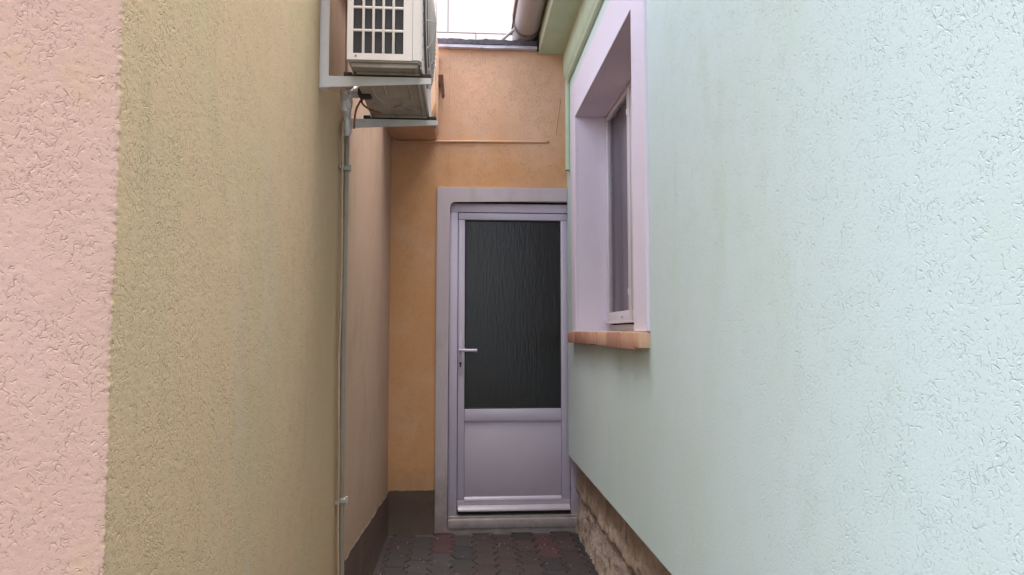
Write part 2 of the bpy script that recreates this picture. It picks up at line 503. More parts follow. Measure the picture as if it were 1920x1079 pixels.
# clear window pane: thin glass, fresnel mix of mirror and see-through
t = NT('window glass')
fr = t.n('ShaderNodeFresnel'); fr.inputs[0].default_value = 1.3
tr = t.n('ShaderNodeBsdfTransparent'); tr.inputs[0].default_value = (.97, .96, .97, 1)
gl = t.n('ShaderNodeBsdfGlossy'); gl.inputs['Roughness'].default_value = .03
mx = t.n('ShaderNodeMixShader')
ge = t.n('ShaderNodeNewGeometry')      # no total reflection at the pane's inner face
t.l(t.math('MULTIPLY', fr.outputs[0], t.math('SUBTRACT', 1.0, ge.outputs['Backfacing'])), mx.inputs[0]); t.l(tr.outputs[0], mx.inputs[1]); t.l(gl.outputs[0], mx.inputs[2])
t.l(mx.outputs[0], t.t.nodes['Material Output'].inputs['Surface'])
M['glass'] = t.m

# net curtain
t = NT('net curtain')
fold_shade = t.noise(t.mapping((.2, 11, .25)), 1.0, 2, .6)  # light and dark bands painted in for the shading of the folds
M['curtain'] = t.done(t.mix(t.rng(fold_shade, .38, .64), (.085, .070, .080), (.24, .205, .225)), .9, None, spec=.1)

# ------------------------------------------------------------------ ground
bm = bmesh.new()
box(bm, -900, 900, -900, 900, -1.0, -0.014)
link('ground', bm, M['ground'], kind='structure')

# ------------------------------------------------------------------ yellow / pink house on the left
XL, YC = -0.490, 1.020
left = thing('left_house', (-2.2, 2.2, 0), 'house with pink front and ochre yellow scratched stucco side along the passage', 'house')
zs = np.concatenate([np.linspace(0, .75, 20)[:-1], np.arange(.75, 2.05, .0026), np.linspace(2.06, 2.75, 26)])
def edge(z):
    e = N1(z * 150, z * 0 + .3) * .0028 + N2(z * 330, z * 0 + 1.3) * .0032 + N3(z * 7, z * 0) * .004
    return e
def chips(z):
    return np.clip(N4(z * 70, z * 0 + 2.5) - .30, 0, 1) * .03
def relief(u, v, k=1.0):
    r = N1(u * 110, v * 90) * .0003 + N2(u * 190, v * 150) * .0006 + N3(u * 5, v * 4) * .003
    return r * k
ss = np.concatenate([[0, .0015, .003, .0045, .0065], np.arange(.010, .22, .0042), np.linspace(.23, .6, 30), np.linspace(.8, 4.0, 6)])
def pink_fn(s, z):
    dec = np.exp(-s / .004)
    x = XL - s + (edge(z) - chips(z)) * np.exp(-s / .012)
    y = YC + relief(s + 30, z) * (1 - dec) + .003 * dec
    return x, y, z
grid_obj('front_wall', ss, zs, pink_fn, M['pink'], left, label='pink scratched stucco front wall')
sy = np.concatenate([[0, .0015, .003, .0045, .0065], np.arange(.010, .5, .0042), np.linspace(.51, 1.37, 120)])
def yel_fn(s, z):
    dec = np.exp(-s / .004)
    x = XL + relief(s, z + 9) * (1 - dec) * np.clip((1.37 - s) / .2, 0, 1) + (edge(z) - chips(z)) * np.exp(-s / .004)
    y = YC + s + .003 * dec
    return x, y, z
grid_obj('side_wall', sy, zs, yel_fn, M['yellow'], left, label='ochre yellow scratched stucco side wall')
bm = bmesh.new()
prism_x(bm, [(2.390, 0), (2.945, 0), (2.945, 2.31), (2.70, 2.24), (2.390, 2.150)], -.75, XL - .003)
link('end_strip', bm, M['ochre'], left, label='darker ochre stucco strip at the wall end')
boxes('upper_wall', [(-.76, XL - .010, 2.391, 2.944, 2.10, 2.75)], M['peach'], left)
boxes('core_wall', [(-4.4, -.76, 1.2, 2.9, 0, 2.69)], M['peach'], left)
bm = bmesh.new()
prism_y(bm, [(-.43, 2.755), (-.43, 2.785), (-4.6, 3.0), (-4.6, 2.705)], 1.0, 3.05)
link('roof', bm, M['roof'], left)

# ------------------------------------------------------------------ orange annex at the back
YB = 4.760
annex = thing('orange_annex', (0.1, YB, 0), 'orange stucco annex closing the passage, flat roof with dark edge', 'annex')
ZT = 3.262
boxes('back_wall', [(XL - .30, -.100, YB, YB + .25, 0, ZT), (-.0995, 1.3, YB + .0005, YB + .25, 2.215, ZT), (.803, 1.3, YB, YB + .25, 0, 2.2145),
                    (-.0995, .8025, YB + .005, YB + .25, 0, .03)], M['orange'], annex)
# peach side wall of the same annex, left of the passage, its foot in brown
bm = bmesh.new()
box(bm, -.80, XL, 2.95, YB - .001, 0, 2.76)
bmesh.ops.bevel(bm, geom=[e for e in bm.edges if abs(e.verts[0].co.x - XL) < 1e-5 and abs(e.verts[1].co.x - XL) < 1e-5 and abs(e.verts[0].co.y - e.verts[1].co.y) < 1e-4], offset=.003, segments=2, affect='EDGES')
link('side_wall', bm, M['peach'], annex, label='pale peach stucco side wall')
bm = bmesh.new()
ys = np.linspace(2.952, YB - .001, 40)
top = .262 + (YB - ys) / (YB - 2.95) * .115 + N1(ys * 11, ys * 0) * .016 + N2(ys * 37, ys * 0) * .008
prism_x(bm, [(float(y), -.01) for y in (ys[0], ys[-1])] + [(float(y), float(z)) for y, z in zip(ys[::-1], top[::-1])], XL - .01, XL + .006)
link('plinth', bm, M['brown_plinth'], annex, label='dark brown painted foot of the side wall')
bm = bmesh.new()
xs = np.linspace(XL + .0065, -.1815, 24)
top = .277 + N1(xs * 23, xs * 0 + 4) * .006 + N2(xs * 90, xs * 0 + 4) * .004
pts = [(float(xs[0]), -.01), (float(xs[-1]), -.01)] + [(float(a), float(b)) for a, b in zip(xs[::-1], top[::-1])]
prism_y(bm, pts, YB - .008, YB + .01)
link('plinth', bm, M['brown_plinth'], annex, label='dark brown painted foot of the orange wall')
# boxed beam on the upper left
bm = bmesh.new()
poly = [(-.50, 2.622), (-.215, 2.622), (-.190, 2.634), (-.176, 2.665), (-.172, 2.72), (-.172, 3.20), (-.50, 3.20)]
prism_y(bm, poly, 4.24, YB - .0005)
bmesh.ops.bevel(bm, geom=[e for e in bm.edges if abs(e.verts[0].co.y - 4.24) < 1e-5 and abs(e.verts[1].co.y - 4.24) < 1e-5], offset=.012, segments=2, affect='EDGES')
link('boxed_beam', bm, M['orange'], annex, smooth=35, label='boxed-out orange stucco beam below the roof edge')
# flat roof: slab, zinc drip, bitumen
boxes('roof_slab', [(-.80, .505, YB + .002, 6.9, ZT + .001, ZT + .025)], M['zinc_dark'], annex)
bm = bmesh.new()
n = 60
xs = np.linspace(-.80, .500, n)
def strip(bm, xs, y0, y1, zb, zt):
    rows = []
    for i, x in enumerate(xs):
        rows.append([bm.verts.new((float(x), y0, float(zb[i]))), bm.verts.new((float(x), y0, float(zt[i]))),
                     bm.verts.new((float(x), y1, float(zt[i]))), bm.verts.new((float(x), y1, float(zb[i])))])
    for a, b in zip(rows, rows[1:]):
        for k in range(4):
            bm.faces.new((a[k], a[(k + 1) % 4], b[(k + 1) % 4], b[k]))
    bm.faces.new(rows[0]); bm.faces.new(rows[-1][::-1])
strip(bm, xs, YB - .045, YB - .0005, ZT + N1(xs * 6, xs * 0) * .004, ZT + .019 + N1(xs * 9, xs * 0 + 3) * .004)
link('drip_edge', bm, M['drip'], annex, smooth=40)
bm = bmesh.new()
strip(bm, xs, YB - .050, YB + .16, ZT + .0215 + N1(xs * 30, xs * 0 + 8) * .006, ZT + .056 + N2(xs * 12, xs * 0) * .010 + N1(xs * 60, xs * 0) * .007)
link('roof_felt', bm, M['bitumen'], annex, smooth=40)
boxes('roof_deck', [(-.80, .505, YB + .161, 6.9, ZT + .026, ZT + .045)], M['bitumen'], annex)
# crumpled felt patch under the gutter
bm = bmesh.new()
bmesh.ops.create_icosphere(bm, subdivisions=3, radius=1)
for v in bm.verts:
    c = v.co.copy()
    k = 1 + float(N1(c.x * 4 + 9, c.y * 4 + c.z * 3)) * .9
    v.co = Vector((.40 + c.x * .115 * k, YB + .055 + c.y * .085, ZT + .050 + c.z * .035 * k))
link('felt_patch', bm, M['bitumen'], annex, smooth=True)
# hairline: the painted edge where the wall joins the green house
bm = bmesh.new()
tube(bm, spline([(.664, YB - .001, 2.93), (.655, YB - .001, 2.84), (.640, YB - .001, 2.74), (.632, YB - .001, 2.68)], 6), .004, 6)
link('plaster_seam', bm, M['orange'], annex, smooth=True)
# dark room behind the door
boxes('room', [(-1.0, 1.6, 6.6, 6.7, 0, 2.8), (-1.1, -1.0, 5.02, 6.7, 0, 2.8), (1.6, 1.7, 5.02, 6.7, 0, 2.8), (-1.0, 1.6, 5.02, 6.7, 2.8, 2.9), (-1.0, 1.6, 5.02, 6.7, -.006, .1)], M['room'], annex)

# door surround (plaster band)
bm = bmesh.new()
prof = [(-.180, 0.0), (-.0965, 0.0), (-.0965, 2.165), (-.088, 2.190), (-.066, 2.203), (.7095, 2.207), (.7095, 2.303), (-.180, 2.299)]
a = [bm.verts.new((x, YB - .024, z)) for x, z in prof]
b = [bm.verts.new((x, YB - .0005, z)) for x, z in prof]
m = len(prof)
for i in range(m):
    bm.faces.new((a[i], a[(i + 1) % m], b[(i + 1) % m], b[i]))
bm.faces.new(a); bm.faces.new(b[::-1])
bmesh.ops.bevel(bm, geom=[e for e in bm.edges if abs(e.verts[0].co.y - (YB - .024)) < 1e-5 and abs(e.verts[1].co.y - (YB - .024)) < 1e-5], offset=.006, segments=2, affect='EDGES')
link('door_surround', bm, M['door_surround'], annex, smooth=35)
# door: frame is the part, everything on it sub-parts
FY = YB + .018
bm = bmesh.new()
def frame_ring(bm, x0, x1, z0, z1, wl, wr, wt, wb, y0, y1, bev=.004):
    if wt: box(bm, x0, x1, y0, y1, z1 - wt, z1, bev)
    if wb: box(bm, x0, x1, y0, y1, z0, z0 + wb, bev)
    zz0 = z0 + (wb + .0004 if wb else 0); zz1 = z1 - (wt + .0004 if wt else 0)
    if wl: box(bm, x0, x0 + wl, y0, y1, zz0, zz1, bev)
    if wr: box(bm, x1 - wr, x1, y0, y1, zz0, zz1, bev)
frame_ring(bm, -.0945, .800, .105, 2.196,   .058, .072, .060, 0, FY, FY + .07)
door = link('door', bm, M['pvc'], annex, smooth=35, label='white plastic door with dark rippled glass and lower panel')
bm = bmesh.new()
SX0, SX1, SZ0, SZ1 = -.0335, .7255, .142, 2.133
sy0 = FY + .008
frame_ring(bm, SX0, SX1, SZ0, SZ1, .045, .058, .048, .062, sy0, sy0 + .06, .005)
box(bm, SX0 + .0455, SX1 - .0585, sy0 + .001, sy0 + .06, .720, .803, .005)
link('leaf_frame', bm, M['pvc'], door, smooth=35)
bm = bmesh.new()   # glazing bead ring
frame_ring(bm, SX0 + .0453, SX1 - .0583, .8034, SZ1 - .0484, .008, .008, .008, .008, sy0 + .012, sy0 + .03, .002)
link('gasket', bm, M['gasket'], door)
boxes('pane', [(SX0 + .048, SX1 - .060, sy0 + .022, sy0 + .028, .806, SZ1 - .051)], M['rippled'], door)
boxes('lower_panel', [(SX0 + .0458, SX1 - .0588, sy0 + .014, sy0 + .04, .2045, .7195)], M['panel'], door, bev=.003)
bm = bmesh.new()
prism_x(bm, [(sy0 - .001, .168), (sy0 - .012, .160), (sy0 - .030, .150), (sy0 - .034, .143), (sy0 - .034, .136), (sy0 - .026, .133), (sy0 - .001, .140)], SX0 + .006, SX1 - .004)
link('drip_rail', bm, M['pvc'], door, smooth=50)
bm = bmesh.new()   # bead along the top of the bottom rail
prism_x(bm, [(sy0 + .013, .222), (sy0 + .006, .220), (sy0 - .003, .208), (sy0 - .004, .200), (sy0 + .002, .198), (sy0 + .013, .198)], SX0 + .047, SX1 - .060)
link('bottom_bead', bm, M['pvc'], door, smooth=50)
boxes('handle_plate', [(-.0285, -.0015, sy0 - .009, sy0 - .0005, 1.040, 1.296)], M['pvc'], door, bev=.004)
bm = bmesh.new()
hz = 1.197
tube(bm, [(-.018, sy0 - .009, hz), (-.018, sy0 - .040, hz)], .009, 14)
tube(bm, spline([(-.022, sy0 - .044, hz + .001), (-.006, sy0 - .049, hz + .001), (.04, sy0 - .050, hz), (.094, sy0 - .048, hz - .001)], 6), .0105, 14)
link('handle', bm, M['pvc'], door, smooth=45)
bm = bmesh.new()   # euro-cylinder keyhole
kp = [(math.cos(q) * .0085, math.sin(q) * .0085) for q in np.linspace(-.9, math.pi + .9, 14)]
kp = kp + [(-.0045, -.026), (.0045, -.026)]
prism_y(bm, [(-.016 + x, 1.110 + z) for x, z in kp], sy0 - .0105, sy0 - .0085)
link('keyhole', bm, M['gasket'], door)
boxes('door_gap', [(SX0 + .004, SX1 - .004, FY + .012, FY + .05, .116, .134)], M['gasket'], door)
bm = bmesh.new()
box(bm, -.094, .800, YB - .004, YB + .10, .090, .1045, .003)
box(bm, -.0945, .8005, YB - .030, YB + .10, .028, .0895, .008)
box(bm, -.110, .8005, YB - .018, YB + .05, -.02, .0275, .004)
link('threshold', bm, M['threshold'], annex, smooth=35)

# ------------------------------------------------------------------ green house on the right
XR = .710
green = thing('green_house', (2.5, 1.5, 0), 'mint green stucco house on the right with white window surround and stone plinth', 'house')
WZ0, WZ1, WY0, WY1 = 1.322, 2.675, 2.845, 4.335      # window opening
WB = .497
bm = bmesh.new()
YF, YE = -6.0, YB - .001
# one skin with a hole, returned inwards
def quad(bm, *p): bm.faces.new([bm.verts.new(q) for q in p])
ysx = [YF, WY0, WY1, YE]; zsx = [WB, WZ0, WZ1, 3.245]
for i in range(3):
    for j in range(3):
        if i == 1 and j == 1: continue
        quad(bm, (XR, ysx[i], zsx[j]), (XR, ysx[i + 1], zsx[j]), (XR, ysx[i + 1], zsx[j + 1]), (XR, ysx[i], zsx[j + 1]))
quad(bm, (XR, YF, WB), (XR, YE, WB), (XR + .2, YE, WB), (XR + .2, YF, WB))
quad(bm, (XR, YF, WB), (XR, YF, 3.245), (XR + 4, YF, 3.245), (XR + 4, YF, WB))
bmesh.ops.remove_doubles(bm, verts=bm.verts[:], dist=1e-5)
link('wall', bm, M['green'], green)
# cornice
bm = bmesh.new()
prism_y(bm, [(.520, 3.242), (XR + .3, 3.242), (XR + .3, 3.52), (.520, 3.52)], YF, YE - .001)
link('cornice', bm, M['green_trim'], green, label='pale green boxed cornice under the gutter')
boxes('cornice_edge', [(.5150, .5195, YF, YE - .002, 3.246, 3.50)], M['green_trim'], green, bev=.003)
bm = bmesh.new()
prism_y(bm, [(.34, 3.525), (.34, 3.565), (4.6, 6.1), (4.6, 6.0), (4.6, 3.525)], YF, YE + .1)
link('roof', bm, M['roof'], green)
boxes('back_wall', [(1.31, 5.0, YE, YE + .2, 0, 3.5)], M['green'], green)
boxes('wall_core', [(3.4, 3.5, YF, YE, 0, 3.5)], M['room'], green)
# window: surround is plaster, reveals with it
SXF = .697
sur = bmesh.new()
SY0, SY1, SZT = 2.640, 4.470, 2.905
box(sur, SXF, XR + .002, SY0, WY0, WZ0, SZT)
box(sur, SXF, XR + .002, WY1, SY1, WZ0, SZT)
box(sur, SXF, XR + .002, WY0 + .0005, WY1 - .0005, WZ1, SZT)
bmesh.ops.bevel(sur, geom=[e for e in sur.edges if abs(e.verts[0].co.x - SXF) < 1e-5 and abs(e.verts[1].co.x - SXF) < 1e-5
                           and not (abs(e.verts[0].co.y - e.verts[1].co.y) < 1e-5 and abs(e.verts[0].co.y - WY0) < 1e-3 and e.verts[0].co.z > WZ1 - .01)], offset=.002, segments=1, affect='EDGES')
link('window_surround', sur, M['surround'], green, label='white lilac plaster band around the window')
RX = .900
bm = bmesh.new()
box(bm, XR + .003, RX + .030, WY1, WY1 + .06, WZ0 - .02, WZ1 + .05)
box(bm, XR + .003, RX + .06, WY0 - .06, WY0, WZ0 - .02, WZ1 + .05)
box(bm, XR + .003, RX + .06, WY0 + .001, WY1 - .001, WZ1, WZ1 + .05)
link('window_reveal', bm, M['surround'], green)
boxes('reveal_sill', [(XR + .003, RX + .06, WY0 + .001, WY1 - .001, WZ0 - .03, WZ0)], M['mortar'], green)
# frame: outer frame + two sashes
def ring_yz(bm, y0, y1, z0, z1, wd, x0, x1, bev=.004):
    box(bm, x0, x1, y0, y1, z0, z0 + wd, bev); box(bm, x0, x1, y0, y1, z1 - wd, z1, bev)
    box(bm, x0, x1, y0, y0 + wd, z0 + wd + .0004, z1 - wd - .0004, bev); box(bm, x0, x1, y1 - wd, y1, z0 + wd + .0004, z1 - wd - .0004, bev)
bm = bmesh.new()
ring_yz(bm, WY0 + .002, WY1 - .002, WZ0 + .006, WZ1 - .002, .034, RX + .0085, RX + .016)
window = link('window', bm, M['wpvc'], green, smooth=35, label='white plastic double casement window in a deep reveal')
YM = 3.705
for y0, y1, wa, wb_ in ((WY0 + .008, YM - .004, .030, .060), (YM + .004, WY1 - .006, .060, .030)):
    bm = bmesh.new()
    z0, z1 = WZ0 + .058, WZ1 - .006
    wd, wt = .058, .030
    x0, x1 = RX - .006, RX + .008
    box(bm, x0, x1, y0, y1, z0, z0 + wd, .003)
    box(bm, x0, x1, y0, y1, z1 - wt, z1, .003)
    box(bm, x0, x1, y0, y0 + wa, z0 + wd + .0004, z1 - wt - .0004, .003)
    box(bm, x0, x1, y1 - wb_, y1, z0 + wd + .0004, z1 - wt - .0004, .003)
    link('sash', bm, M['wpvc'], window, smooth=35)
    boxes('pane', [(RX + .001, RX + .005, y0 + wa - .003, y1 - wb_ + .003, z0 + wd - .003, z1 - wt + .003)], M['glass'], window)
boxes('mullion_cover', [(RX - .012, RX - .0065, YM - .020, YM + .020, WZ0 + .06, WZ1 - .03)], M['wpvc'], window, bev=.003)
for zz in (1.52, 2.50):
    bm = bmesh.new()
    tube(bm, [(RX - .012, YM + .028, zz), (RX - .012, YM + .028, zz + .035)], .005, 10)
    link('hinge', bm, M['wpvc'], window, smooth=40)
boxes('weather_bar', [(RX - .022, RX + .003, WY0 + .034, WY1 - .016, WZ0 + .047, WZ0 + .059)], M['wpvc'], window, bev=.003)
boxes('drain_cap', [(RX - .010, RX - .0085, 3.90, 3.935, WZ0 + .078, WZ0 + .088)], M['panel'], window)
boxes('room', [(2.5, 2.6, 2.2, 4.74, .5, 3.1), (.97, 2.5, 2.2, 2.3, .5, 3.1), (.97, 2.5, 2.301, 4.74, 3.1, 3.2), (.97, 2.5, 2.301, 4.74, .4, .5), (.97, 2.5, 4.64, 4.74, .501, 3.09)], M['room'], green)
# sill of clay tiles
sill = boxes('window_sill', [(.690, XR + .30, 2.652, 4.49, 1.268, 1.3075)], M['mortar'], green, label='projecting sill faced with terracotta tiles')
ed = [4.498, 4.217, 3.987, 3.747, 3.535, 3.269, 3.000, 2.750, 2.640]
tm = ['tile_c', 'tile_a', 'tile_c', 'brick_tile', 'tile_b', 'tile_c', 'brick_tile', 'tile_b']
for i in range(8):
    bm = bmesh.new()
    j = [random.uniform(-.003, .003) for _ in range(5)]
    box(bm, .670 + j[0], XR + .02 if i == 7 else XR - .004, ed[i + 1] + .006, ed[i] - .006, 1.255 + j[1] - (.006 if i in (5, 6) else 0), 1.318 + j[2], .004)
    link('tile', bm, M[tm[i]], sill, smooth=35)
# gap-filling joints between tiles are the mortar block behind; top skim of pale mortar
boxes('sill_skim', [(.682, XR + .002, 2.65, 4.485, 1.3185, 1.3235)], M['mortar'], sill, bev=.002)
# cable duct painted green: runs above the surround, bends down at the far end
bm = bmesh.new()
tube(bm, spline([(XR - .012, YF, 3.022), (XR - .012, 0, 3.022), (XR - .012, 2, 3.022), (XR - .012, 4.0, 3.020), (XR - .012, 4.55, 3.018)], 4)
     + spline([(XR - .012, 4.60, 3.012), (XR - .013, 4.625, 2.985), (XR - .013, 4.63, 2.94), (XR - .012, 4.632, 2.7), (XR - .012, 4.634, 2.42)], 5), .017, 12)
link('cable_duct', bm, M['green_trim'], green, smooth=45, label='green painted duct above the window turning down at the corner')
boxes('duct_end', [(XR - .030, XR, 4.612, 4.656, 2.40, 2.419)], M['green_trim'], green, bev=.004)
# ledge between cornice and duct
bm = bmesh.new()
prism_y(bm, [(XR + .001, 3.055), (XR - .010, 3.06), (XR - .022, 3.09), (XR - .026, 3.12), (XR - .026, 3.2415), (XR + .001, 3.2415)], YF, YE - .003)
link('cornice_moulding', bm, M['green_trim'], green, smooth=50)

# gutter along the eave
GX, GZ, GR = .428, 3.408, .085
bm = bmesh.new()
pr = []
for k in range(19):
    q = math.pi + math.pi * k / 18
    pr.append((GX + GR * math.cos(q), GZ + GR * math.sin(q)))
pr = [(GX - GR, GZ + .035), (GX - GR - .008, GZ + .045), (GX - GR - .014, GZ + .035)][::-1] + pr + [(GX + GR, GZ + .05)]
inner = [(x + (GX - x) * .03, z + .003) for x, z in pr][::-1]
prism_y(bm, pr + inner, YF, YB + .16)
gut = link('gutter', bm, M['zinc'], green, smooth=40, label='grey zinc half-round gutter under the eave')
boxes('end_cap', [(GX - GR + .001, GX + GR - .001, YB + .161, YB + .164, GZ - .06, GZ + .04)], M['zinc_dark'], gut)
for yy in (YB - .12, 2.6, .6):
    bm = bmesh.new()
    ring = [(GX + (GR + .007) * math.cos(q), GZ + (GR + .007) * math.sin(q)) for q in np.linspace(math.pi - .35, 2 * math.pi + .3, 24)]
    for w_, dy in ((.010, 0),):
        pts_o = ring
        pts_i = [(GX + (x - GX) * .955, GZ + (z - GZ) * .955) for x, z in ring][::-1]
        prism_y(bm, pts_o + pts_i, yy, yy + .028)
    tube(bm, [(ring[0][0] - .002, yy + .014, ring[0][1]), (ring[0][0] - .012, yy + .014, ring[0][1] + .028)], [.010, .005], 8)
    link('gutter_bracket', bm, M['zinc_dark'], gut, smooth=40)
boxes('eave_end', [(.500, .90, YB + .003, YB + .6, ZT + .047, 3.52)], M['zinc_dark'], green)

# stone plinth: two courses of rough stone
plinth = boxes('plinth', [(.812, 1.25, YF, YB - .002, -.05, .49)], M['stone_up'], green, label='rough brown stone plinth under the overhanging green wall')
def rock(y0, y1, z0, z1, x, mat, amp, seed, lean=0.0, par=plinth):
    ny = max(8, int((y1 - y0) / .011)); nz = max(6, int((z1 - z0) / .011))
    us = np.linspace(0, 1, ny); vs_ = np.linspace(0, 1, nz)
    def fn(u, v):
        y = y0 + u * (y1 - y0); z = z0 + v * (z1 - z0)
        e = np.minimum(np.minimum(u * (y1 - y0), (1 - u) * (y1 - y0)), np.minimum(v * (z1 - z0), (1 - v) * (z1 - z0)))
        rnd = np.clip(e / .035, 0, 1); rnd = 1 - np.sqrt(np.clip(1 - (1 - rnd) ** 2, 0, 1))
        d = N1(y * 9 + seed, z * 9) * amp + N2(y * 24 + seed, z * 24) * amp * .5 + N3(y * 60, z * 60 + seed) * amp * .30 + np.abs(N4(y * 38 + seed, z * 42)) * amp * .5
        xx = x + rnd * .030 - d + lean * (v - .5)
        wob = (N4(y * 8 + seed, z * 3 + seed) * .012) * np.where((v < .02) | (v > .98), 1, 0)
        return xx, y, z + wob
    grid_obj('stone', us, vs_, fn, mat, par)
y = YB - .003; k = 0
while y > .6:
    L = random.uniform(.34, .58) if k else .62
    rock(y - L, y, -.03, .238, .764, M['stone'], .024, k * 3.7, lean=.035); y -= L + .004; k += 1
y = YB - .003; k = 0
while y > .6:
    L = random.uniform(.40, .62) if k else .36
    rock(y - L, y, .246, .492, .770, M['stone_up'], .026, 40 + k * 2.9, lean=.035); y -= L + .003; k += 1

# ------------------------------------------------------------------ paving
path = boxes('paved_path', [(-.52, .86, -.5, YB - .002, -.10, -.010)], M['ground'], kind='structure')
W_, L_ = .1285, .236
def zig(y):
    f = (y / (L_ / 2)) % 1.0
    return .0125 * (1 if f < .30 else (1 - (f - .30) / .2 * 2 if f < .5 else (-1 if f < .8 else -1 + (f - .8) / .2 * 2)))
keys = [0, .30, .5, .8]
def paver_mesh(par):
    """outline centred on the paver; zig-zag long sides, bevelled rim"""
    y0 = -L_ / 2; off = 0 if par == 0 else L_ / 2
    ysamp = sorted({round(y0 + (b + kk) * L_ / 2, 5) for b in range(2) for kk in keys} | {round(L_ / 2, 5)})
    g = .0022
    rt = [(W_ / 2 - g + zig(q + off - 1e-6 if q > 0 else q + off + 1e-6), q) for q in ysamp]
    lf = [(-W_ / 2 + g + zig(q + off - 1e-6 if q > 0 else q + off + 1e-6), q) for q in ysamp][::-1]
    out = rt + lf
    out = [(x, min(max(q, -L_ / 2 + g), L_ / 2 - g)) for x, q in out]
    n = len(out)
    vsx = []
    for (ins, z) in ((0, -.045), (0, -.0045), (.0045, 0)):
        for x, q in out:
            vsx.append((x - math.copysign(ins, x), q - (math.copysign(ins, q) if abs(q) > L_ / 2 - .01 else 0), z))
    fs = []
    for r in range(2):
        for i in range(n):
            fs.append((r * n + i, r * n + (i + 1) % n, (r + 1) * n + (i + 1) % n, (r + 1) * n + i))
    fs.append(tuple(range(2 * n, 3 * n)))
    return vsx, fs
PM = {}
vsx, fs = paver_mesh(0)
for nm in ('paver', 'paver_warm', 'paver_red'):
    me = bpy.data.meshes.new('paver'); me.from_pydata(vsx, [], fs); me.update(); me.materials.append(M[nm]); PM[nm] = me
red = {(3, 0), (8, 0), (8, 1), (3, 1), (5, 5), (1, 6), (9, 7)}
warm = {(5, 1), (5, 2), (6, 1), (7, 3), (4, 4), (2, 3), (5, 3)}
for c in range(12):
    x = -.475 - .03 + c * W_
    for r in range(19):
        yy = YB - .075 - L_ / 2 + (L_ / 2 if c % 2 else 0) - r * L_
        if yy < .4: continue
        nm = 'paver_red' if (c, r) in red else ('paver_warm' if (c, r) in warm or random.random() < .38 else 'paver')
        o = bpy.data.objects.new('paver', PM[nm])
        COL.objects.link(o)
        o.location = (x + random.uniform(-.001, .001), yy + random.uniform(-.001, .001), random.uniform(-.0025, .0015))
        o.rotation_euler = (random.uniform(-.008, .008), random.uniform(-.01, .01), random.uniform(-.008, .008))
        o.parent = path
# loose grit
bm = bmesh.new()
for i in range(170):
    x = random.uniform(-.46, .74); yy = random.uniform(2.6, 4.7); r_ = random.uniform(.0012, .0035)
    mt = Matrix.Translation((x, yy, .0015)) @ Matrix.Rotation(random.random() * 6, 4, 'Z') @ Matrix.Diagonal((1.4, 1, .7, 1))
    bmesh.ops.create_icosphere(bm, subdivisions=1, radius=r_, matrix=mt)
link('grit', bm, plain('pale grit', (.42, .38, .35), .9), kind='stuff')

# ------------------------------------------------------------------ air conditioner on its brackets
AX0, AX1, AY0, AY1, AZ0, AZ1 = -.382, -.140, 2.280, 3.000, 2.206, 2.745
ac = thing('air_conditioner', ((AX0 + AX1) / 2, (AY0 + AY1) / 2, AZ0), 'cream outdoor air conditioner unit on wall brackets, slatted end grille', 'air conditioner')
bm = bmesh.new()
# near end panel with grid openings; back, top, far end
GX0, GX1, GZ0 = -.3625, -.1995, 2.2275
box(bm, AX0, GX0, AY0, AY0 + .004, AZ0, AZ1)
box(bm, GX1, AX1 - .030, AY0, AY0 + .004, AZ0, AZ1)
box(bm, GX0, GX1, AY0, AY0 + .004, AZ0, GZ0)
box(bm, GX0, GX1, AY0, AY0 + .004, AZ1 - .03, AZ1)
box(bm, AX0, AX0 + .006, AY0 + .005, AY1, AZ0 + .003, AZ1)
box(bm, AX0, AX1, AY0 + .002, AY1 + .002, AZ1 + .0005, AZ1 + .012, .003)
box(bm, AX0, AX1, AY1 - .004, AY1, AZ0 + .003, AZ1)
casing = link('casing', bm, M['ac_white'], ac)
bm = bmesh.new()
cols, cw = 5, (GX1 - GX0) / 5
for k in range(1, 5):
    xx = GX0 + cw * k
    box(bm, xx - .0043, xx + .0043, AY0 - .0005, AY0 + .006, GZ0, AZ1 - .03, .0015)
rowh = .0775
k = 1
while GZ0 + rowh * k < AZ1 - .04:
    zz = GZ0 + rowh * k
    box(bm, GX0, GX1, AY0 + .0002, AY0 + .0055, zz - .0042, zz + .0042, .0015)
    k += 1
link('end_grille', bm, M['ac_white'], ac, smooth=35)
boxes('coil', [(GX0 - .008, GX1 + .01, AY0 + .014, AY1 - .02, GZ0 - .01, AZ1 - .02)], M['fins'], ac)
# front corner post, rounded, and front panel
bm = bmesh.new()
pp = [(AX1 - .029, AY0 + .0005), (AX1 - .010, AY0 + .001), (AX1 - .004, AY0 + .005), (AX1, AY0 + .014), (AX1, AY0 + .045), (AX1 - .006, AY0 + .045), (AX1 - .029, AY0 + .02)]
a = [bm.verts.new((x, yv, AZ0 + .002)) for x, yv in pp]; b = [bm.verts.new((x, yv, AZ1)) for x, yv in pp]
for i in range(len(pp)): bm.faces.new((a[i], a[(i + 1) % len(pp)], b[(i + 1) % len(pp)], b[i]))
bm.faces.new(a); bm.faces.new(b[::-1])
link('corner_post', bm, M['ac_white'], ac, smooth=50)
boxes('front_slot', [(AX1 - .012, AX1 - .008, AY0 + .046, AY0 + .075, AZ0 + .02, AZ1 - .02)], M['gasket'], ac)
for k in range(12):
    zz = AZ0 + .03 + k * .043
    boxes('slot_bar', [(AX1 - .006, AX1 + .002, AY0 + .0455, AY0 + .0765, zz, zz + .005)], M['ac_white'], ac)
boxes('front_panel', [(AX1 - .010, AX1 - .002, AY0 + .076, AY1 - .001, AZ0 + .002, AZ1)], M['ac_white'], ac)
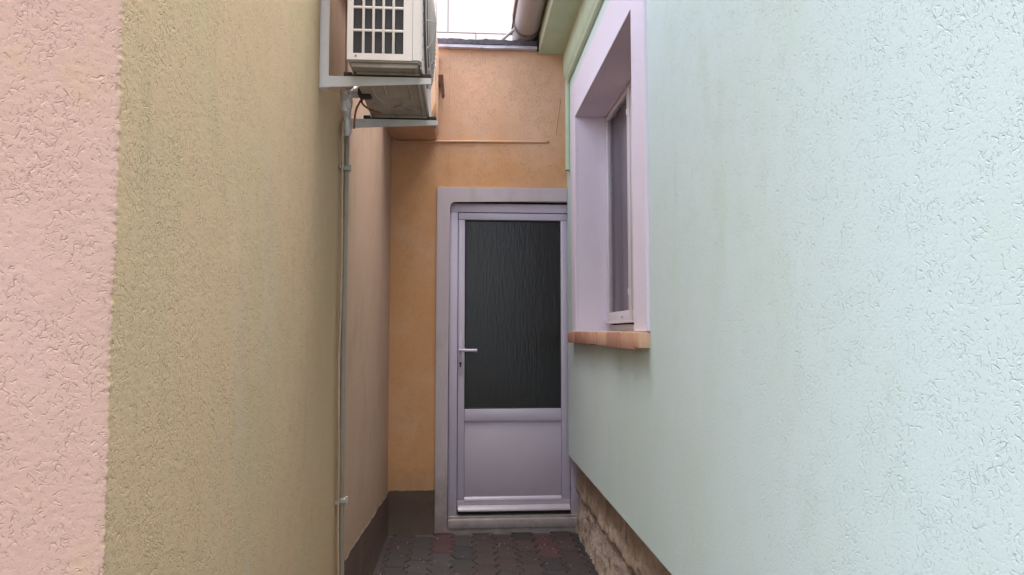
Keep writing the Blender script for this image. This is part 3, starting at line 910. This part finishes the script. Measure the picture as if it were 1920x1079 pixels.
# domed fan guard: rings and spokes
bm = bmesh.new()
FYc, FZc, FR = AY0 + .33, AZ0 + .28, .245
def dome(r): return AX1 + .030 * math.sqrt(max(0, 1 - (r / (FR * 1.02)) ** 2)) + .003
for r in np.linspace(.03, FR, 14):
    pts = [(dome(r), FYc + r * math.cos(q), FZc + r * math.sin(q)) for q in np.linspace(0, 2 * math.pi, 49)]
    tube(bm, pts, .0022, 5, cap=False)
for k in range(16):
    q = k * math.pi / 8
    pts = [(dome(r) - .001, FYc + r * math.cos(q), FZc + r * math.sin(q)) for r in np.linspace(.02, FR, 10)]
    tube(bm, pts, .0026, 5)
link('fan_guard', bm, M['ac_white'], ac, smooth=60)
bm = bmesh.new()
bmesh.ops.create_circle(bm, cap_ends=True, segments=48, radius=FR * .97, matrix=Matrix.Translation((AX1 - .0015, FYc, FZc)) @ Matrix.Rotation(R(90), 4, 'Y'))
link('fan_opening', bm, M['fins'], ac)
# base pan with pressed ribs, skirt
bm = bmesh.new()
box(bm, AX0 + .004, AX1 - .012, AY0 + .006, AY1 - .006, AZ0 - .004, AZ0 + .0015)
base = link('base_pan', bm, M['ac_base'], ac)
bm = bmesh.new()
def rib(xa, ya, xb, yb, wd=.012):
    tube(bm, [(xa, ya, AZ0 - .003), (xb, yb, AZ0 - .003)], wd / 2, 8)
for (xa, ya, xb, yb) in ((-.335, 2.50, -.335, 2.62), (-.335, 2.62, -.31, 2.70), (-.29, 2.44, -.29, 2.60), (-.27, 2.66, -.20, 2.66), (-.20, 2.46, -.20, 2.66), (-.165, 2.33, -.165, 2.94), (-.24, 2.72, -.30, 2.78), (-.24, 2.72, -.19, 2.78)):
    rib(xa, ya, xb, yb)
link('pressed_rib', bm, M['ac_base'], base, smooth=50)
boxes('skirt', [(AX0 + .012, AX1 - .014, AY0 + .018, AY0 + .026, AZ0 - .018, AZ0 - .0045)], M['ac_base'], ac, bev=.002)
bm = bmesh.new()
bmesh.ops.create_uvsphere(bm, u_segments=10, v_segments=6, radius=.004, matrix=Matrix.Translation((-.353, AY0 - .0005, 2.219)) @ Matrix.Diagonal((1, .5, 1, 1)))
link('screw', bm, M['zinc'], ac, smooth=True)
for yy, nm in ((2.395, 'near'), (2.875, 'far')):
    boxes('foot_channel', [(AX0 + .015, AX1 - .01, yy - .016, yy + .022, AZ0 - .013, AZ0 - .0045)], M['ac_base'], ac, bev=.002)

BZ = 2.183
def bracket(yc, label, rail_top, x_end=-.112):
    b_ = thing('wall_bracket', (XL, yc, BZ - .05), label, 'bracket', 'brackets under the air conditioner')
    bm = bmesh.new()
    # angle profile rail on the wall
    box(bm, XL + .001, XL + .005, yc - .004, yc + .034, BZ - .042, rail_top, .001)
    box(bm, XL + .0055, XL + .032, yc - .004, yc - .0005, BZ - .041, rail_top, .001)
    link('rail', bm, M['bracket'], b_)
    bm = bmesh.new()
    poly_ = [(XL + .006, BZ), (x_end, BZ), (x_end, BZ - .020), (XL + .006, BZ - .040)]
    prism_y(bm, poly_, yc - .0078, yc - .0045)
    box(bm, XL + .007, x_end, yc - .0044, yc + .034, BZ - .003, BZ - .0002)
    link('arm', bm, M['bracket'], b_)
    bm = bmesh.new()
    tube(bm, [(x_end - .012, yc + .012, BZ - .001), (x_end - .012, yc + .012, BZ - .028)], .0045, 8)
    tube(bm, [(x_end - .012, yc + .012, BZ - .006), (x_end - .012, yc + .012, BZ - .013)], .0095, 6)
    link('bolt', bm, M['zinc'], b_)
    return b_
bracket(2.380, 'white angle bracket with tall wall rail under near end of air conditioner', 2.66)
bracket(2.860, 'white angle bracket under far end of air conditioner, beside conduit', 2.30, x_end=-.106)
for yy, lab in ((2.380, 'black rubber pad strip on the near air conditioner bracket'), (2.860, 'black rubber pad strip on the far air conditioner bracket')):
    bm = bmesh.new()
    box(bm, -.405, -.116, yy - .004, yy + .030, BZ, BZ + .0085, .002)
    box(bm, -.408, -.378, yy - .007, yy + .033, BZ + .0003, BZ + .0165, .004)
    box(bm, -.150, -.113, yy - .007, yy + .033, BZ + .0003, BZ + .0165, .004)
    link('rubber_pad', bm, M['rubber'], smooth=35, label=lab, cat='rubber pad', group='pads under the air conditioner')

# foil-wrapped pipes, valve block, wires
bm = bmesh.new()
pts = spline([(-.362, 2.92, 2.300), (-.395, 2.86, 2.285), (-.425, 2.76, 2.262), (-.452, 2.745, 2.240), (-.462, 2.765, 2.20), (-.466, 2.80, 2.14), (-.468, 2.81, 2.10)], 7)
rad = [.021 + .003 * math.sin(i * .55) + .0012 * random.uniform(-1, 1) for i in range(len(pts))]
tube(bm, pts, rad, 12)
pts = spline([(-.43, 2.68, 2.262), (-.452, 2.695, 2.262), (-.466, 2.73, 2.232), (-.470, 2.76, 2.19)], 6)
tube(bm, pts, [.016 + .002 * math.sin(i * .8) for i in range(len(pts))], 10)
link('pipe_bundle', bm, M['foil'], smooth=50, label='silver tape wrapped pipe bundle dropping from the air conditioner to the conduit', cat='pipe')
bm = bmesh.new()
box(bm, -.395, -.345, 2.60, 2.66, 2.196, 2.232, .008)
box(bm, -.3445, -.330, 2.61, 2.65, 2.202, 2.226, .004)
link('valve_block', bm, M['rubber'], smooth=35, label='small black valve block below the air conditioner, beside silver pipes', cat='valve')
bm = bmesh.new()
tube(bm, spline([(-.402, 2.78, 2.245), (-.412, 2.77, 2.222), (-.424, 2.765, 2.19), (-.430, 2.77, 2.15), (-.432, 2.78, 2.12)], 6), .0042, 7)
link('wire', bm, M['copper'], smooth=True, label='red brown wire hanging straight down from the black valve block', cat='wire', group='red brown wires')
bm = bmesh.new()
tube(bm, spline([(-.398, 2.77, 2.240), (-.402, 2.765, 2.222), (-.385, 2.77, 2.205), (-.355, 2.80, 2.196), (-.33, 2.83, 2.205)], 6), .0042, 7)
link('wire', bm, M['copper'], smooth=True, label='red brown wire sagging from the valve block to the base of the unit', cat='wire', group='red brown wires')

# corrugated conduit in the wall joint, thin cable beside it
cond = thing('conduit', (-.474, 2.90, 0), 'grey corrugated conduit running down the joint of yellow and peach walls', 'conduit')
path_pts = spline([(-.468, 2.825, 2.16), (-.470, 2.838, 1.98), (-.471, 2.832, 1.6), (-.472, 2.836, 1.25), (-.473, 2.846, .9), (-.474, 2.868, .66), (-.474, 2.890, .35), (-.474, 2.905, .0)], 46)
rad = [.0118 if i % 2 else .0096 for i in range(len(path_pts))]
bm = bmesh.new()
tube(bm, path_pts, rad, 10)
link('corrugated_tube', bm, M['conduit'], cond, smooth=60)
for zz, yy in ((1.972, 2.835), (.656, 2.869)):
    bm = bmesh.new()
    box(bm, XL + .001, XL + .034, yy - .017, yy + .017, zz - .010, zz + .010, .004)
    box(bm, XL - .002, XL + .008, yy - .048, yy - .0175, zz - .007, zz + .007, .003)
    tube(bm, [(XL + .034, yy, zz - .012), (XL + .034, yy, zz + .014)], .006, 8)
    link('clip', bm, M['clip'], cond, smooth=40)
bm = bmesh.new()
zz = np.linspace(2.15, 0, 34)
pts = [(XL + .009 + .004 * abs(math.sin(z * 5)), 2.788 + .016 * math.sin(z * 4.1 + 1.2) + .006 * math.sin(z * 11) + (.055 if z < .66 else .055 * max(0, (1.2 - z) / .54)) * (1 if z < 1.2 else 0) * .8, z) for z in zz]
tube(bm, spline(pts, 3), .0048, 7)
link('cable', bm, M['cable'], smooth=True, label='thin cream cable running wavily beside the corrugated conduit', cat='cable')

# painted cable across the orange wall and out of the corner
bm = bmesh.new()
pts = spline([(XL + .006, 3.6, 2.655), (XL + .006, 4.1, 2.66), (XL + .007, 4.55, 2.650), (XL + .010, 4.70, 2.632), (-.470, 4.748, 2.616), (-.43, YB - .004, 2.609), (-.3, YB - .004, 2.611), (0, YB - .004, 2.618), (.3, YB - .004, 2.622), (.585, YB - .004, 2.626)], 8)
tube(bm, pts, .0085, 8)
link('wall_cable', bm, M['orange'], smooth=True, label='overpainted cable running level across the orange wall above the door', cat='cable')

# rusty strip at the beam
bm = bmesh.new()
pr_ = [(-.190, 3.045), (-.140, 3.046), (-.130, 2.905), (-.140, 2.885), (-.150, 2.90), (-.156, 2.96)]
prism_y(bm, pr_, YB - .10, YB - .075)
box(bm, -.168, -.145, YB - .0745, YB - .001, 3.00, 3.036)
link('rusty_strip', bm, M['rust'], label='rusty metal strip on the orange wall beside the boxed beam', cat='metal strip')

# rod bracing the gutter end
bm = bmesh.new()
tube(bm, [(.232, YB + .02, ZT + .058), (.345, YB - .02, 3.408), (.358, YB - .03, 3.418)], .0105, 10)
link('brace_rod', bm, M['rod'], smooth=45, label='short grey rod slanting from the flat roof edge to the gutter', cat='rod')

# net curtain behind the far sash
def cur(u, v):
    yv = 2.40 + u * 2.20
    fold = .026 * np.sin(yv * 52 + N1(yv * 5, v * 1.3) * 6) + .020 * np.sin(yv * 25 + v * 1.5)
    return .944 + fold * .28, yv + N2(v * 2, yv * 3) * .03 * np.clip((4.6 - yv) / .2, 0, 1), 1.40 + v * 1.26
cu = grid_obj('net_curtain', np.linspace(0, 1, 420), np.linspace(0, 1, 14), cur, M['curtain'])
put(cu, None, 'mauve grey net curtain hanging behind the window pane', 'curtain')

# ------------------------------------------------------------------ white panelled building behind
PY = 9.0
wb = thing('white_building', (0, PY, 0), 'white building of large facade panels rising behind the flat roof', 'building')
boxes('wall', [(-9, 9, PY + .02, PY + 5, 0, 7.6)], M['white_panel'], wb)
PWd, PH = 1.30, .78
proto = {}
bm = bmesh.new(); box(bm, -PWd / 2 + .006, PWd / 2 - .006, -.012, .016, -PH / 2 + .006, PH / 2 - .006, .003)
me = bpy.data.meshes.new('panel'); bm.to_mesh(me); bm.free(); me.materials.append(M['white_panel'])
for r in range(-3, 4):
    zc = 5.215 + PH / 2 + r * PH
    if zc + PH / 2 > 7.7: continue
    shift = -.212 if r % 2 == 0 else .150
    for c in range(-4, 5):
        o = bpy.data.objects.new('panel', me); COL.objects.link(o)
        o.location = (shift + (c + .5) * PWd, PY + .003, zc)
        put(o, wb)
